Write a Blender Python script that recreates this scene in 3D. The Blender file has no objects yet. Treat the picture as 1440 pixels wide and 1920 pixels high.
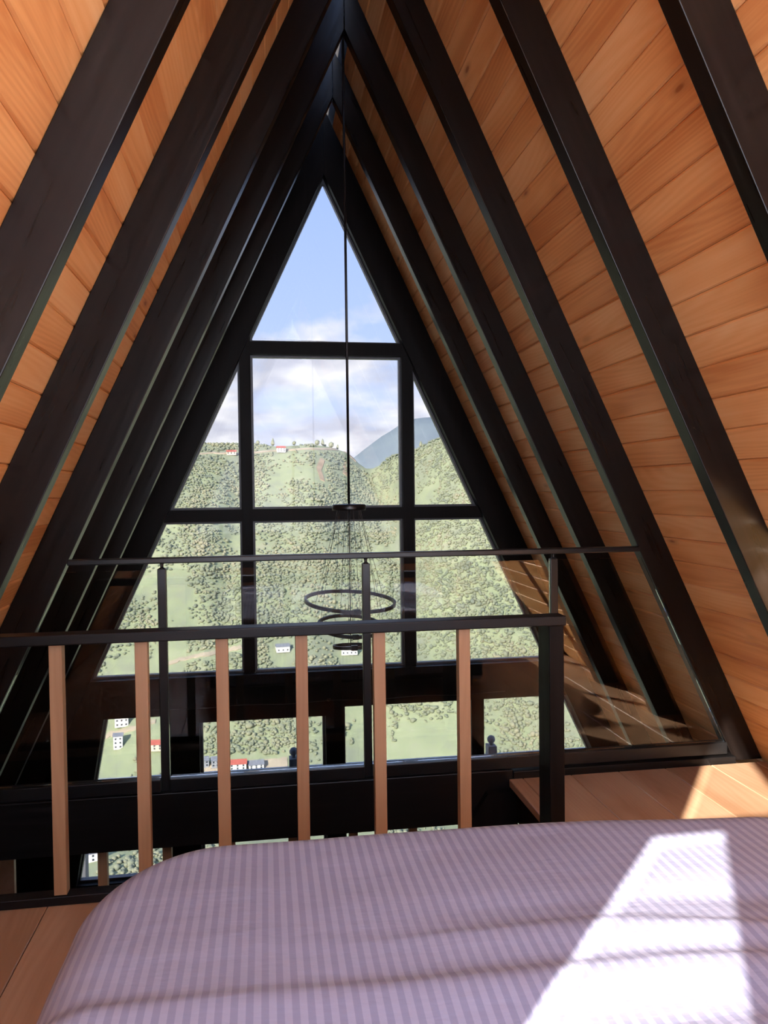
import bpy, bmesh, math, random
from mathutils import Vector, Matrix, noise

# ------------------------------------------------------------------ camera, sky, sun, exposure
scene = bpy.context.scene
COL = scene.collection
F_PX, YAW, PITCH, ROLL = 1457.9, 0.1518, -0.0247, -0.0122
CAM = Vector((-0.4847, 0.0, 1.40))
fwd = Vector((math.sin(YAW) * math.cos(PITCH), math.cos(YAW) * math.cos(PITCH), math.sin(PITCH)))
rt0 = Vector((math.cos(YAW), -math.sin(YAW), 0))
up0 = rt0.cross(fwd)
RT = rt0 * math.cos(ROLL) + up0 * math.sin(ROLL)
UP = -rt0 * math.sin(ROLL) + up0 * math.cos(ROLL)
cam_data = bpy.data.cameras.new('camera')
cam = bpy.data.objects.new('camera', cam_data)
COL.objects.link(cam)
m3 = Matrix((RT, UP, -fwd)).transposed()
cam.matrix_world = Matrix.Translation(CAM) @ m3.to_4x4()
cam_data.sensor_fit = 'AUTO'
cam_data.sensor_width = 36.0
cam_data.lens = F_PX * 36.0 / 1920.0
cam_data.clip_start = 0.02
cam_data.clip_end = 20000
scene.camera = cam

SUN_A, SUN_B = 1.2, 1.8            # sunlight moves (A, B, -1)
SUN_STRENGTH = 17.0
SKY_STRENGTH = 3.0
EXPOSURE = 1.28
GLASS_T = 0.170                    # share of light the tinted gable glazing lets through

sun_data = bpy.data.lights.new('sun', 'SUN')
sun_data.energy = SUN_STRENGTH
sun_data.angle = math.radians(0.6)
sun_data.color = (1.0, 0.93, 0.83)
sun = bpy.data.objects.new('sun', sun_data)
COL.objects.link(sun)
sun.rotation_euler = Vector((SUN_A, SUN_B, -1)).to_track_quat('-Z', 'Y').to_euler()
sun.location = (-12, -18, 12)

world = bpy.data.worlds.new('sky')
scene.world = world
world.use_nodes = True
wt = world.node_tree
wt.nodes.clear()
def wn(t, **kw):
    n = wt.nodes.new(t)
    for k, v in kw.items(): setattr(n, k, v)
    return n
tc = wn('ShaderNodeTexCoord')
sep = wn('ShaderNodeSeparateXYZ'); wt.links.new(tc.outputs['Generated'], sep.inputs[0])
rmp = wn('ShaderNodeValToRGB')
rmp.color_ramp.elements[0].position = 0.0; rmp.color_ramp.elements[0].color = (0.62, 0.70, 0.90, 1)
rmp.color_ramp.elements[1].position = 0.55; rmp.color_ramp.elements[1].color = (0.26, 0.41, 0.80, 1)
e = rmp.color_ramp.elements.new(0.22); e.color = (0.42, 0.55, 0.88, 1)
wt.links.new(sep.outputs['Z'], rmp.inputs[0])
# clouds laid out on a dome-like layer
zc = wn('ShaderNodeMath', operation='MAXIMUM'); wt.links.new(sep.outputs['Z'], zc.inputs[0]); zc.inputs[1].default_value = 0.0
za = wn('ShaderNodeMath', operation='ADD'); wt.links.new(zc.outputs[0], za.inputs[0]); za.inputs[1].default_value = 0.42
dv = wn('ShaderNodeVectorMath', operation='DIVIDE')
cmb = wn('ShaderNodeCombineXYZ')
for i in range(3): wt.links.new(za.outputs[0], cmb.inputs[i])
wt.links.new(tc.outputs['Generated'], dv.inputs[0]); wt.links.new(cmb.outputs[0], dv.inputs[1])
nz = wn('ShaderNodeTexNoise'); nz.inputs['Scale'].default_value = 3.4; nz.inputs['Detail'].default_value = 5; nz.inputs['Roughness'].default_value = 0.56
mp = wn('ShaderNodeMapping'); mp.inputs['Location'].default_value = (3.3, 0.4, 1.0)
wt.links.new(dv.outputs[0], mp.inputs[0]); wt.links.new(mp.outputs[0], nz.inputs['Vector'])
# thicker towards the horizon
hz = wn('ShaderNodeMapRange'); wt.links.new(sep.outputs['Z'], hz.inputs[0])
hz.inputs[1].default_value = 0.05; hz.inputs[2].default_value = 0.26; hz.inputs[3].default_value = 0.20; hz.inputs[4].default_value = -0.06
ad = wn('ShaderNodeMath', operation='ADD'); wt.links.new(nz.outputs['Fac'], ad.inputs[0]); wt.links.new(hz.outputs[0], ad.inputs[1])
cr = wn('ShaderNodeValToRGB'); cr.color_ramp.elements[0].position = 0.49; cr.color_ramp.elements[1].position = 0.66
cr.color_ramp.elements[0].color = (0, 0, 0, 1); cr.color_ramp.elements[1].color = (1, 1, 1, 1)
wt.links.new(ad.outputs[0], cr.inputs[0])
nz2 = wn('ShaderNodeTexNoise'); nz2.inputs['Scale'].default_value = 6.5; nz2.inputs['Detail'].default_value = 3
wt.links.new(mp.outputs[0], nz2.inputs['Vector'])
cc = wn('ShaderNodeValToRGB'); cc.color_ramp.elements[0].position = 0.38; cc.color_ramp.elements[1].position = 0.62
cc.color_ramp.elements[0].color = (0.50, 0.52, 0.63, 1); cc.color_ramp.elements[1].color = (0.86, 0.86, 0.90, 1)
wt.links.new(nz2.outputs['Fac'], cc.inputs[0])
mx = wn('ShaderNodeMixRGB'); wt.links.new(cr.outputs[0], mx.inputs[0]); wt.links.new(rmp.outputs[0], mx.inputs[1]); wt.links.new(cc.outputs[0], mx.inputs[2])
bg = wn('ShaderNodeBackground'); bg.inputs['Strength'].default_value = SKY_STRENGTH
wt.links.new(mx.outputs[0], bg.inputs[0])
wo = wn('ShaderNodeOutputWorld'); wt.links.new(bg.outputs[0], wo.inputs[0])

scene.view_settings.view_transform = 'Standard'
scene.view_settings.look = 'None'
scene.view_settings.exposure = EXPOSURE
scene.view_settings.gamma = 1.0
scene.view_settings.use_curve_mapping = False
cy = scene.cycles
cy.max_bounces = 7; cy.diffuse_bounces = 4; cy.glossy_bounces = 2; cy.transparent_max_bounces = 24
cy.sample_clamp_indirect = 6.0
cy.caustics_reflective = False; cy.caustics_refractive = False
cy.use_denoising = True
cy.use_adaptive_sampling = True; cy.adaptive_threshold = 0.035; cy.adaptive_min_samples = 16

# ------------------------------------------------------------------ materials
R = random.Random(7)
MATS = {}
def new_mat(name):
    m = bpy.data.materials.new(name); m.use_nodes = True
    nt = m.node_tree; nt.nodes.clear()
    out = nt.nodes.new('ShaderNodeOutputMaterial')
    b = nt.nodes.new('ShaderNodeBsdfPrincipled')
    nt.links.new(b.outputs[0], out.inputs[0])
    MATS[name] = m
    return m, nt, b, out
def N(nt, t, **kw):
    n = nt.nodes.new(t)
    for k, v in kw.items(): setattr(n, k, v)
    return n
def ramp(nt, stops):
    n = nt.nodes.new('ShaderNodeValToRGB')
    els = n.color_ramp.elements
    els[0].position, els[0].color = stops[0][0], (*stops[0][1], 1)
    els[1].position, els[1].color = stops[-1][0], (*stops[-1][1], 1)
    for p, c in stops[1:-1]:
        e = els.new(p); e.color = (*c, 1)
    return n

def wood_mat(name, c_dark, c_mid, c_light, axis=1, rough=0.5, var=0.5, bump=0.08, fig=1.0):
    """Planed softwood: faint growth lines along one local axis, a few knots, each piece its own tone."""
    m, nt, b, out = new_mat(name)
    L = nt.links.new
    tc = N(nt, 'ShaderNodeTexCoord'); oi = N(nt, 'ShaderNodeObjectInfo')
    off = N(nt, 'ShaderNodeVectorMath', operation='SCALE'); off.inputs[0].default_value = (37.0, 91.0, 53.0); L(oi.outputs['Random'], off.inputs['Scale'])
    add = N(nt, 'ShaderNodeVectorMath', operation='ADD'); L(tc.outputs['Object'], add.inputs[0]); L(off.outputs[0], add.inputs[1])
    def stretched(across, along, detail, rough_=0.5):
        mp = N(nt, 'ShaderNodeMapping'); sc = [across] * 3; sc[axis] = along
        mp.inputs['Scale'].default_value = sc; L(add.outputs[0], mp.inputs[0])
        n = N(nt, 'ShaderNodeTexNoise'); n.inputs['Scale'].default_value = 1.0; n.inputs['Detail'].default_value = detail; n.inputs['Roughness'].default_value = rough_
        L(mp.outputs[0], n.inputs['Vector']); return n.outputs['Fac']
    broad = stretched(6.0, 0.7, 0)
    fine = stretched(150.0, 2.5, 1, 0.6)
    tone = stretched(9.0, 1.3, 1)
    sp = N(nt, 'ShaderNodeSeparateXYZ'); L(add.outputs[0], sp.inputs[0])
    u = N(nt, 'ShaderNodeMath', operation='MULTIPLY'); L(sp.outputs[0], u.inputs[0]); u.inputs[1].default_value = 210.0
    u2 = N(nt, 'ShaderNodeMath', operation='MULTIPLY_ADD'); L(broad, u2.inputs[0]); u2.inputs[1].default_value = 75.0; L(u.outputs[0], u2.inputs[2])
    sn = N(nt, 'ShaderNodeMath', operation='SINE'); L(u2.outputs[0], sn.inputs[0])
    acc = N(nt, 'ShaderNodeMath', operation='MULTIPLY_ADD'); L(sn.outputs[0], acc.inputs[0]); acc.inputs[1].default_value = 0.055 * fig; L(tone, acc.inputs[2])
    f2 = N(nt, 'ShaderNodeMath', operation='MULTIPLY_ADD'); L(fine, f2.inputs[0]); f2.inputs[1].default_value = 0.24 * fig; L(acc.outputs[0], f2.inputs[2])
    tn = N(nt, 'ShaderNodeMath', operation='MULTIPLY_ADD'); L(oi.outputs['Random'], tn.inputs[0]); tn.inputs[1].default_value = var; tn.inputs[2].default_value = -var / 2 - 0.12 * fig
    s3 = N(nt, 'ShaderNodeMath', operation='ADD'); L(f2.outputs[0], s3.inputs[0]); L(tn.outputs[0], s3.inputs[1])
    rp = ramp(nt, [(0.12, c_dark), (0.5, c_mid), (0.88, c_light)])
    L(s3.outputs[0], rp.inputs[0])
    mk = N(nt, 'ShaderNodeMapping'); ks = [5.5, 5.5, 5.5]; ks[axis] = 1.7
    if axis == 1: ks[2] = 0.8
    mk.inputs['Scale'].default_value = ks; L(add.outputs[0], mk.inputs[0])
    vo = N(nt, 'ShaderNodeTexVoronoi'); vo.inputs['Scale'].default_value = 1.0; L(mk.outputs[0], vo.inputs['Vector'])
    kr = ramp(nt, [(0.035, (0.9, 0.9, 0.9)), (0.06, (0.35, 0.35, 0.35)), (0.13, (0, 0, 0))])
    L(vo.outputs['Distance'], kr.inputs[0])
    kmx = N(nt, 'ShaderNodeMixRGB'); L(kr.outputs[0], kmx.inputs[0]); L(rp.outputs[0], kmx.inputs[1]); kmx.inputs[2].default_value = (c_dark[0] * 0.5, c_dark[1] * 0.36, c_dark[2] * 0.3, 1)
    L(kmx.outputs[0], b.inputs['Base Color'])
    b.inputs['Roughness'].default_value = rough
    return m

wood_mat('larch_ceiling', (0.64, 0.265, 0.085), (0.82, 0.415, 0.155), (0.90, 0.53, 0.24), axis=1, rough=0.45, fig=1.3)
wood_mat('pine_floor', (0.31, 0.17, 0.092), (0.405, 0.245, 0.148), (0.48, 0.315, 0.20), axis=1, rough=0.36)
wood_mat('pine_baluster', (0.235, 0.115, 0.052), (0.31, 0.168, 0.082), (0.38, 0.22, 0.115), axis=2, rough=0.5, var=0.3)
wood_mat('pine_tread', (0.44, 0.22, 0.10), (0.58, 0.32, 0.16), (0.68, 0.40, 0.22), axis=1, rough=0.4)

def dark_wood(name, base, rough, axis=2, spec=0.3, tilt=0.0):
    m, nt, b, out = new_mat(name)
    L = nt.links.new
    tc = N(nt, 'ShaderNodeTexCoord'); mp = N(nt, 'ShaderNodeMapping')
    sc = [30.0] * 3; sc[axis] = 1.6; mp.inputs['Scale'].default_value = sc
    rot = N(nt, 'ShaderNodeMapping'); rot.inputs['Rotation'].default_value = (0, tilt, 0)     # grain runs along the timber
    L(tc.outputs['Object'], rot.inputs[0]); L(rot.outputs[0], mp.inputs[0])
    n1 = N(nt, 'ShaderNodeTexNoise'); n1.inputs['Scale'].default_value = 1.3; n1.inputs['Detail'].default_value = 2
    L(mp.outputs[0], n1.inputs['Vector'])
    rp = ramp(nt, [(0.3, tuple(c * 0.6 for c in base)), (0.6, base), (0.8, tuple(c * 1.8 for c in base))])
    L(n1.outputs['Fac'], rp.inputs[0]); L(rp.outputs[0], b.inputs['Base Color'])
    rr = N(nt, 'ShaderNodeMapRange'); L(n1.outputs['Fac'], rr.inputs[0]); rr.inputs[3].default_value = rough - 0.1; rr.inputs[4].default_value = rough + 0.12
    L(rr.outputs[0], b.inputs['Roughness']); b.inputs['Specular IOR Level'].default_value = spec
    return m
dark_wood('black_stain', (0.0060, 0.0042, 0.0038), 0.48, spec=0.12)
dark_wood('black_rafter_left', (0.0066, 0.0044, 0.0037), 0.30, spec=0.32, tilt=-0.4384)
dark_wood('black_rafter_right', (0.0066, 0.0044, 0.0037), 0.30, spec=0.32, tilt=0.4384)
dark_wood('black_rail', (0.006, 0.005, 0.005), 0.38, axis=0, spec=0.25)

def plain(name, col, rough=0.5, metal=0.0, noise_amt=0.15, nscale=20.0):
    m, nt, b, out = new_mat(name)
    L = nt.links.new
    tc = N(nt, 'ShaderNodeTexCoord'); n1 = N(nt, 'ShaderNodeTexNoise'); n1.inputs['Scale'].default_value = nscale; n1.inputs['Detail'].default_value = 1
    L(tc.outputs['Object'], n1.inputs['Vector'])
    lo = tuple(c * (1 - noise_amt) for c in col); hi = tuple(min(1, c * (1 + noise_amt)) for c in col)
    rp = ramp(nt, [(0.3, lo), (0.7, hi)]); L(n1.outputs['Fac'], rp.inputs[0]); L(rp.outputs[0], b.inputs['Base Color'])
    b.inputs['Roughness'].default_value = rough; b.inputs['Metallic'].default_value = metal
    return m
plain('black_metal', (0.007, 0.007, 0.0075), 0.33)
plain('frame_grey', (0.07, 0.073, 0.085), 0.4)
plain('ring_grey', (0.05, 0.052, 0.055), 0.45)
plain('wire', (0.07, 0.07, 0.07), 0.4, 0.6)
plain('dark_deck', (0.02, 0.016, 0.014), 0.9)
plain('back_wall', (0.50, 0.27, 0.13), 0.6, 0, 0.2, 6)
plain('mattress', (0.7, 0.68, 0.68), 0.9)
plain('terrace_rail', (0.36, 0.40, 0.46), 0.45)
plain('terrace_post', (0.13, 0.14, 0.16), 0.6)
plain('terrace_slab', (0.30, 0.28, 0.26), 0.8)
plain('house_white', (0.72, 0.70, 0.68), 0.8, 0, 0.06, 1)
plain('house_cream', (0.66, 0.56, 0.44), 0.8, 0, 0.06, 1)
plain('house_grey', (0.30, 0.31, 0.34), 0.8, 0, 0.06, 1)
plain('roof_red', (0.45, 0.11, 0.08), 0.8, 0, 0.15, 1)
plain('roof_grey', (0.20, 0.21, 0.24), 0.8, 0, 0.15, 1)
plain('house_glass', (0.05, 0.06, 0.08), 0.2)
plain('road_dust', (0.40, 0.33, 0.24), 0.95, 0, 0.15, 0.05)
plain('earth_scar', (0.40, 0.29, 0.19), 0.95, 0, 0.25, 0.05)
plain('bark', (0.10, 0.07, 0.05), 0.9)

def glass_mat(name, t, tint=(1, 1, 1), refl=1.0):
    """Thin pane: lets light straight through, mirrors by Fresnel."""
    m = bpy.data.materials.new(name); m.use_nodes = True; MATS[name] = m
    nt = m.node_tree; nt.nodes.clear(); L = nt.links.new
    out = N(nt, 'ShaderNodeOutputMaterial')
    tr = N(nt, 'ShaderNodeBsdfTransparent'); tr.inputs[0].default_value = (t * tint[0], t * tint[1], t * tint[2], 1)
    gl = N(nt, 'ShaderNodeBsdfGlossy'); gl.inputs['Roughness'].default_value = 0.0; gl.inputs[0].default_value = (1, 1, 1, 1)
    fr = N(nt, 'ShaderNodeFresnel'); fr.inputs[0].default_value = 1.5
    fm = N(nt, 'ShaderNodeMath', operation='MULTIPLY'); L(fr.outputs[0], fm.inputs[0]); fm.inputs[1].default_value = refl
    mix = N(nt, 'ShaderNodeMixShader'); L(fm.outputs[0], mix.inputs[0]); L(tr.outputs[0], mix.inputs[1]); L(gl.outputs[0], mix.inputs[2])
    L(mix.outputs[0], out.inputs[0])
    return m
def cloth_mat():  # added fill cloth, spreads sunlight softly through the room
    m = bpy.data.materials.new('curtain_cloth'); m.use_nodes = True; MATS['curtain_cloth'] = m
    nt = m.node_tree; nt.nodes.clear(); L = nt.links.new
    out = N(nt, 'ShaderNodeOutputMaterial'); di = N(nt, 'ShaderNodeBsdfDiffuse'); tl = N(nt, 'ShaderNodeBsdfTranslucent')
    di.inputs[0].default_value = (0.85, 0.86, 0.9, 1); tl.inputs[0].default_value = (0.60, 0.64, 0.72, 1)
    mix = N(nt, 'ShaderNodeMixShader'); mix.inputs[0].default_value = 0.8
    L(di.outputs[0], mix.inputs[1]); L(tl.outputs[0], mix.inputs[2]); L(mix.outputs[0], out.inputs[0])
cloth_mat()
glass_mat('gable_glass', math.sqrt(GLASS_T), refl=0.3)
glass_mat('side_glass', math.sqrt(0.95))
glass_mat('balustrade_glass', 0.985, (0.985, 1.0, 0.985), refl=0.7)

def duvet_mat():
    m, nt, b, out = new_mat('striped_satin')
    L = nt.links.new
    uv = N(nt, 'ShaderNodeUVMap'); uv.uv_map = 'cloth'
    sp = N(nt, 'ShaderNodeSeparateXYZ'); L(uv.outputs[0], sp.inputs[0])
    mu = N(nt, 'ShaderNodeMath', operation='MULTIPLY'); L(sp.outputs[0], mu.inputs[0]); mu.inputs[1].default_value = 2 * math.pi / 0.0250
    sn = N(nt, 'ShaderNodeMath', operation='SINE'); L(mu.outputs[0], sn.inputs[0])
    rp = ramp(nt, [(0.44, (0, 0, 0)), (0.56, (1, 1, 1))])
    h = N(nt, 'ShaderNodeMath', operation='MULTIPLY_ADD'); L(sn.outputs[0], h.inputs[0]); h.inputs[1].default_value = 0.5; h.inputs[2].default_value = 0.5
    L(h.outputs[0], rp.inputs[0])
    mx = N(nt, 'ShaderNodeMixRGB'); L(rp.outputs[0], mx.inputs[0])
    mx.inputs[1].default_value = (0.225, 0.235, 0.335, 1); mx.inputs[2].default_value = (0.300, 0.307, 0.415, 1)
    L(mx.outputs[0], b.inputs['Base Color'])
    rr = N(nt, 'ShaderNodeMapRange'); L(rp.outputs[0], rr.inputs[0]); rr.inputs[3].default_value = 0.62; rr.inputs[4].default_value = 0.42
    L(rr.outputs[0], b.inputs['Roughness'])
    b.inputs['Specular IOR Level'].default_value = 0.25
    tc = N(nt, 'ShaderNodeTexCoord'); n1 = N(nt, 'ShaderNodeTexNoise'); n1.inputs['Scale'].default_value = 9; n1.inputs['Detail'].default_value = 5
    mp = N(nt, 'ShaderNodeMapping'); mp.inputs['Scale'].default_value = (0.35, 1.0, 1.0); L(tc.outputs['Object'], mp.inputs[0]); L(mp.outputs[0], n1.inputs['Vector'])
    bp = N(nt, 'ShaderNodeBump'); bp.inputs['Strength'].default_value = 0.35; bp.inputs['Distance'].default_value = 0.02
    L(n1.outputs['Fac'], bp.inputs['Height']); L(bp.outputs[0], b.inputs['Normal'])
duvet_mat()

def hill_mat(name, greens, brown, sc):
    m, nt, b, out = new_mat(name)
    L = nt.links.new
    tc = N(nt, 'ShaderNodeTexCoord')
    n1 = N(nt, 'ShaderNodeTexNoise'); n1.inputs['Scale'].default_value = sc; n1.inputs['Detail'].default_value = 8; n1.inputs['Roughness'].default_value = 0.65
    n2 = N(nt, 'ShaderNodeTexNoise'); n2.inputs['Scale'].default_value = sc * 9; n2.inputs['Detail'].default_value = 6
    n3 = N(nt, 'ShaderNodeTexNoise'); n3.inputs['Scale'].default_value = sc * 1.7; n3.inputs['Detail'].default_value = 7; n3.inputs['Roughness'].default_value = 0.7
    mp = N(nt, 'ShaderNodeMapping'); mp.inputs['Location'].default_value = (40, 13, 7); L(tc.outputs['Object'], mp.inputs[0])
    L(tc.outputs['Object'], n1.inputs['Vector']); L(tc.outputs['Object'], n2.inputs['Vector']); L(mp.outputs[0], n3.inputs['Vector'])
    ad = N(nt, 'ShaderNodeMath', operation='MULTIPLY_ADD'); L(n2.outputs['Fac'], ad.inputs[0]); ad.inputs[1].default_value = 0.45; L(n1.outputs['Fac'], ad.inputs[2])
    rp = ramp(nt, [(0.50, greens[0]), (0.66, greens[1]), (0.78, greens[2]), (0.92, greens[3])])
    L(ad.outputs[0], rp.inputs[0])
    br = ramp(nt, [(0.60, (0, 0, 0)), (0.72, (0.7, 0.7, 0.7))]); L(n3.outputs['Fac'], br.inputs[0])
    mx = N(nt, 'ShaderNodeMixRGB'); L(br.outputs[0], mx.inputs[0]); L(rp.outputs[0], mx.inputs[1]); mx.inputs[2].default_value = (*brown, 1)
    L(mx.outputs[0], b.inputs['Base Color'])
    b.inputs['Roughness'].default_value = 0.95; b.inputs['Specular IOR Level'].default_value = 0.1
hill_mat('hillside', [(0.24, 0.255, 0.185), (0.265, 0.29, 0.19), (0.30, 0.335, 0.195), (0.34, 0.36, 0.23)], (0.37, 0.33, 0.25), 0.012)  # greens paled and greyed to carry valley haze in the colour
hill_mat('far_mountain', [(0.155, 0.19, 0.215), (0.17, 0.205, 0.23), (0.18, 0.22, 0.24), (0.20, 0.235, 0.25)], (0.18, 0.215, 0.23), 0.003)  # distance haze put into this blue base colour

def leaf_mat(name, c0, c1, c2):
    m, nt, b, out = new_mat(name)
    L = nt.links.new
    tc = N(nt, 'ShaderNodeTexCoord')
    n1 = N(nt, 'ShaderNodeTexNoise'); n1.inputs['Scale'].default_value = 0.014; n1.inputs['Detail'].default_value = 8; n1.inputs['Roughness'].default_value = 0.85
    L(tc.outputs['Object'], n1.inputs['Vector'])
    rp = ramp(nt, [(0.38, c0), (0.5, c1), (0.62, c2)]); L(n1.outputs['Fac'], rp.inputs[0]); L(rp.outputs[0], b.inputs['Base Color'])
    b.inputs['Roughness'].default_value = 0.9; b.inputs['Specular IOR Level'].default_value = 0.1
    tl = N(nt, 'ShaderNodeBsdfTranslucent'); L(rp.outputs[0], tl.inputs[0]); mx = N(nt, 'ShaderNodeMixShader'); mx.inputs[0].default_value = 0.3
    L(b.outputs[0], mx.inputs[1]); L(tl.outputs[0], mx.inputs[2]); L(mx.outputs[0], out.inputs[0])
leaf_mat('forest_leaf', (0.25, 0.285, 0.225), (0.335, 0.36, 0.245), (0.47, 0.44, 0.30))  # leaf tones lightened, haze included in the colour

# ------------------------------------------------------------------ mesh helpers
def link(o, parent=None):
    COL.objects.link(o)
    if parent is not None: o.parent = parent
    return o
def mesh_obj(name, verts, faces, mat, parent=None, smooth=False):
    me = bpy.data.meshes.new(name)
    me.from_pydata([tuple(v) for v in verts], [], faces)
    me.validate(); me.update()
    bm = bmesh.new(); bm.from_mesh(me); bmesh.ops.recalc_face_normals(bm, faces=bm.faces[:]); bm.to_mesh(me); bm.free()
    me.materials.append(MATS[mat])
    if smooth:
        for p in me.polygons: p.use_smooth = True
    return link(bpy.data.objects.new(name, me), parent)
def tag(o, label=None, cat=None, group=None, kind=None):
    if label: o['label'] = label
    if cat: o['category'] = cat
    if group: o['group'] = group
    if kind: o['kind'] = kind
    return o
def empty(name, loc, label=None, cat=None, group=None, kind=None):
    o = bpy.data.objects.new(name, None); o.location = loc; o.empty_display_size = 0.1
    COL.objects.link(o)
    return tag(o, label, cat, group, kind)
def child(o, parent):
    """parent without moving: parents here are unrotated, unscaled"""
    o.parent = parent
    o.location = Vector(o.location) - Vector(parent.location)
    return o
def bevel(o, w=0.004, seg=2):
    md = o.modifiers.new('edge', 'BEVEL'); md.width = w; md.segments = seg; md.limit_method = 'ANGLE'; md.angle_limit = math.radians(40)
    return o
def prism(poly, lo, hi, axis):
    """poly 2D, extruded along axis: 'y' -> poly in (x,z); 'x' -> (y,z); 'z' -> (x,y)"""
    def P(a, b, c):
        return {'y': (a, c, b), 'x': (c, a, b), 'z': (a, b, c)}[axis]
    n = len(poly)
    v = [P(a, b, lo) for a, b in poly] + [P(a, b, hi) for a, b in poly]
    f = [tuple(range(n))[::-1], tuple(range(n, 2 * n))] + [(i, (i + 1) % n, n + (i + 1) % n, n + i) for i in range(n)]
    return v, f
def local(v):
    c = Vector((0, 0, 0))
    for p in v: c += Vector(p)
    c /= len(v)
    return c, [Vector(p) - c for p in v]
def prism_obj(name, poly, lo, hi, axis, mat, parent=None, bev=0.0):
    v, f = prism(poly, lo, hi, axis)
    c, v = local(v)
    o = mesh_obj(name, v, f, mat)
    o.location = c
    if parent is not None: child(o, parent)
    if bev: bevel(o, bev)
    return o
def box(name, x0, x1, y0, y1, z0, z1, mat, parent=None, bev=0.0):
    return prism_obj(name, [(x0, z0), (x1, z0), (x1, z1), (x0, z1)], y0, y1, 'y', mat, parent, bev)
def tube(pts, r, n=8, closed=False):
    pts = [Vector(p) for p in pts]; V = []; Fc = []
    m = len(pts)
    for i, p in enumerate(pts):
        a = pts[(i - 1) % m] if (closed or i > 0) else p
        b = pts[(i + 1) % m] if (closed or i < m - 1) else p
        t = (b - a).normalized()
        ref = Vector((0, 0, 1)) if abs(t.z) < 0.9 else Vector((0, 1, 0))
        u = t.cross(ref).normalized(); w = u.cross(t)
        for k in range(n):
            an = 2 * math.pi * k / n
            V.append(p + r * (math.cos(an) * u + math.sin(an) * w))
    for i in range(m if closed else m - 1):
        j = (i + 1) % m
        for k in range(n):
            Fc.append((i * n + k, i * n + (k + 1) % n, j * n + (k + 1) % n, j * n + k))
    if not closed:
        Fc.append(tuple(range(n))[::-1]); Fc.append(tuple((m - 1) * n + k for k in range(n)))
    return V, Fc
def tube_obj(name, pts, r, mat, parent=None, n=8, closed=False):
    v, f = tube(pts, r, n, closed)
    c, v = local(v)
    o = mesh_obj(name, v, f, mat, smooth=n > 6); o.location = c
    if parent is not None: child(o, parent)
    return o
def lathe_obj(name, prof, cx, cy, mat, parent=None, n=16, smooth=True):
    V = []; Fc = []
    for r, z in prof:
        for k in range(n):
            a = 2 * math.pi * k / n; V.append((cx + r * math.cos(a), cy + r * math.sin(a), z))
    for i in range(len(prof) - 1):
        for k in range(n): Fc.append((i * n + k, i * n + (k + 1) % n, (i + 1) * n + (k + 1) % n, (i + 1) * n + k))
    Fc.append(tuple(range(n))[::-1]); Fc.append(tuple((len(prof) - 1) * n + k for k in range(n)))
    c, V = local(V)
    o = mesh_obj(name, V, Fc, mat, smooth=smooth); o.location = c
    if parent is not None: child(o, parent)
    return o
def inset(poly, d):
    """shrink a convex polygon by d"""
    n = len(poly); area = sum(poly[i][0] * poly[(i + 1) % n][1] - poly[(i + 1) % n][0] * poly[i][1] for i in range(n))
    s = 1 if area > 0 else -1
    lines = []
    for i in range(n):
        a = Vector(poly[i]); b = Vector(poly[(i + 1) % n]); t = (b - a).normalized(); nn = Vector((-t.y, t.x)) * s
        lines.append((a + nn * d, t))
    res = []
    for i in range(n):
        p, t = lines[i - 1]; q, w = lines[i]
        den = t.x * w.y - t.y * w.x
        k = ((q.x - p.x) * w.y - (q.y - p.y) * w.x) / den
        res.append(tuple(p + t * k))
    return res
def ring_obj(name, poly, d, y0, y1, mat, parent):
    """window frame: polygon ring of width d"""
    inn = inset(poly, d); n = len(poly)
    V = [(a, y0, b) for a, b in poly] + [(a, y0, b) for a, b in inn] + [(a, y1, b) for a, b in poly] + [(a, y1, b) for a, b in inn]
    Fc = []
    for i in range(n):
        j = (i + 1) % n
        Fc += [(i, j, n + j, n + i), (2 * n + i, 2 * n + j, 3 * n + j, 3 * n + i), (i, j, 2 * n + j, 2 * n + i), (n + i, n + j, 3 * n + j, 3 * n + i)]
    c, V = local(V)
    o = mesh_obj(name, V, Fc, mat); o.location = c
    return child(o, parent)

# ------------------------------------------------------------------ A-frame shell
S = 0.4687                       # run per rise of the roof
ZR, ZI = 4.356, 4.017            # ridge of the planking, ridge of the rafters' inner faces
YG, YBACK = 6.10, -0.30          # gable glass, wall behind the bed
ZL = -2.50                       # storey below
RY = [1.948, 2.775, 3.654, 4.431, 5.190]
RT_ = 0.075
cosr, sinr = 1 / math.hypot(S, 1), S / math.hypot(S, 1)

def hw(z, zr=ZR): return S * (zr - z)

# planked slopes; every board is a piece of its own
PITCH_Z = 0.1175
PW = PITCH_Z / cosr
PLANK_MESH = {}
def plank_mesh(length):
    key = round(length, 3)
    if key in PLANK_MESH: return PLANK_MESH[key]
    w, t, c = PW / 2 - 0.0006, 0.018, 0.007
    prof = [(-w, -t), (w, -t), (w, -c), (w - c, 0), (-w + c, 0), (-w, -c)]
    n = 6; h = length / 2
    v = [(a, -h, b) for a, b in prof] + [(a, h, b) for a, b in prof]
    f = [tuple(range(n))[::-1], tuple(range(n, 2 * n))] + [(i, (i + 1) % n, n + (i + 1) % n, n + i) for i in range(n)]
    me = bpy.data.meshes.new('plank'); me.from_pydata(v, [], f); me.update()
    bm = bmesh.new(); bm.from_mesh(me); bmesh.ops.recalc_face_normals(bm, faces=bm.faces[:]); bm.to_mesh(me); bm.free()
    me.materials.append(MATS['larch_ceiling']); PLANK_MESH[key] = me
    return me
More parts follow.
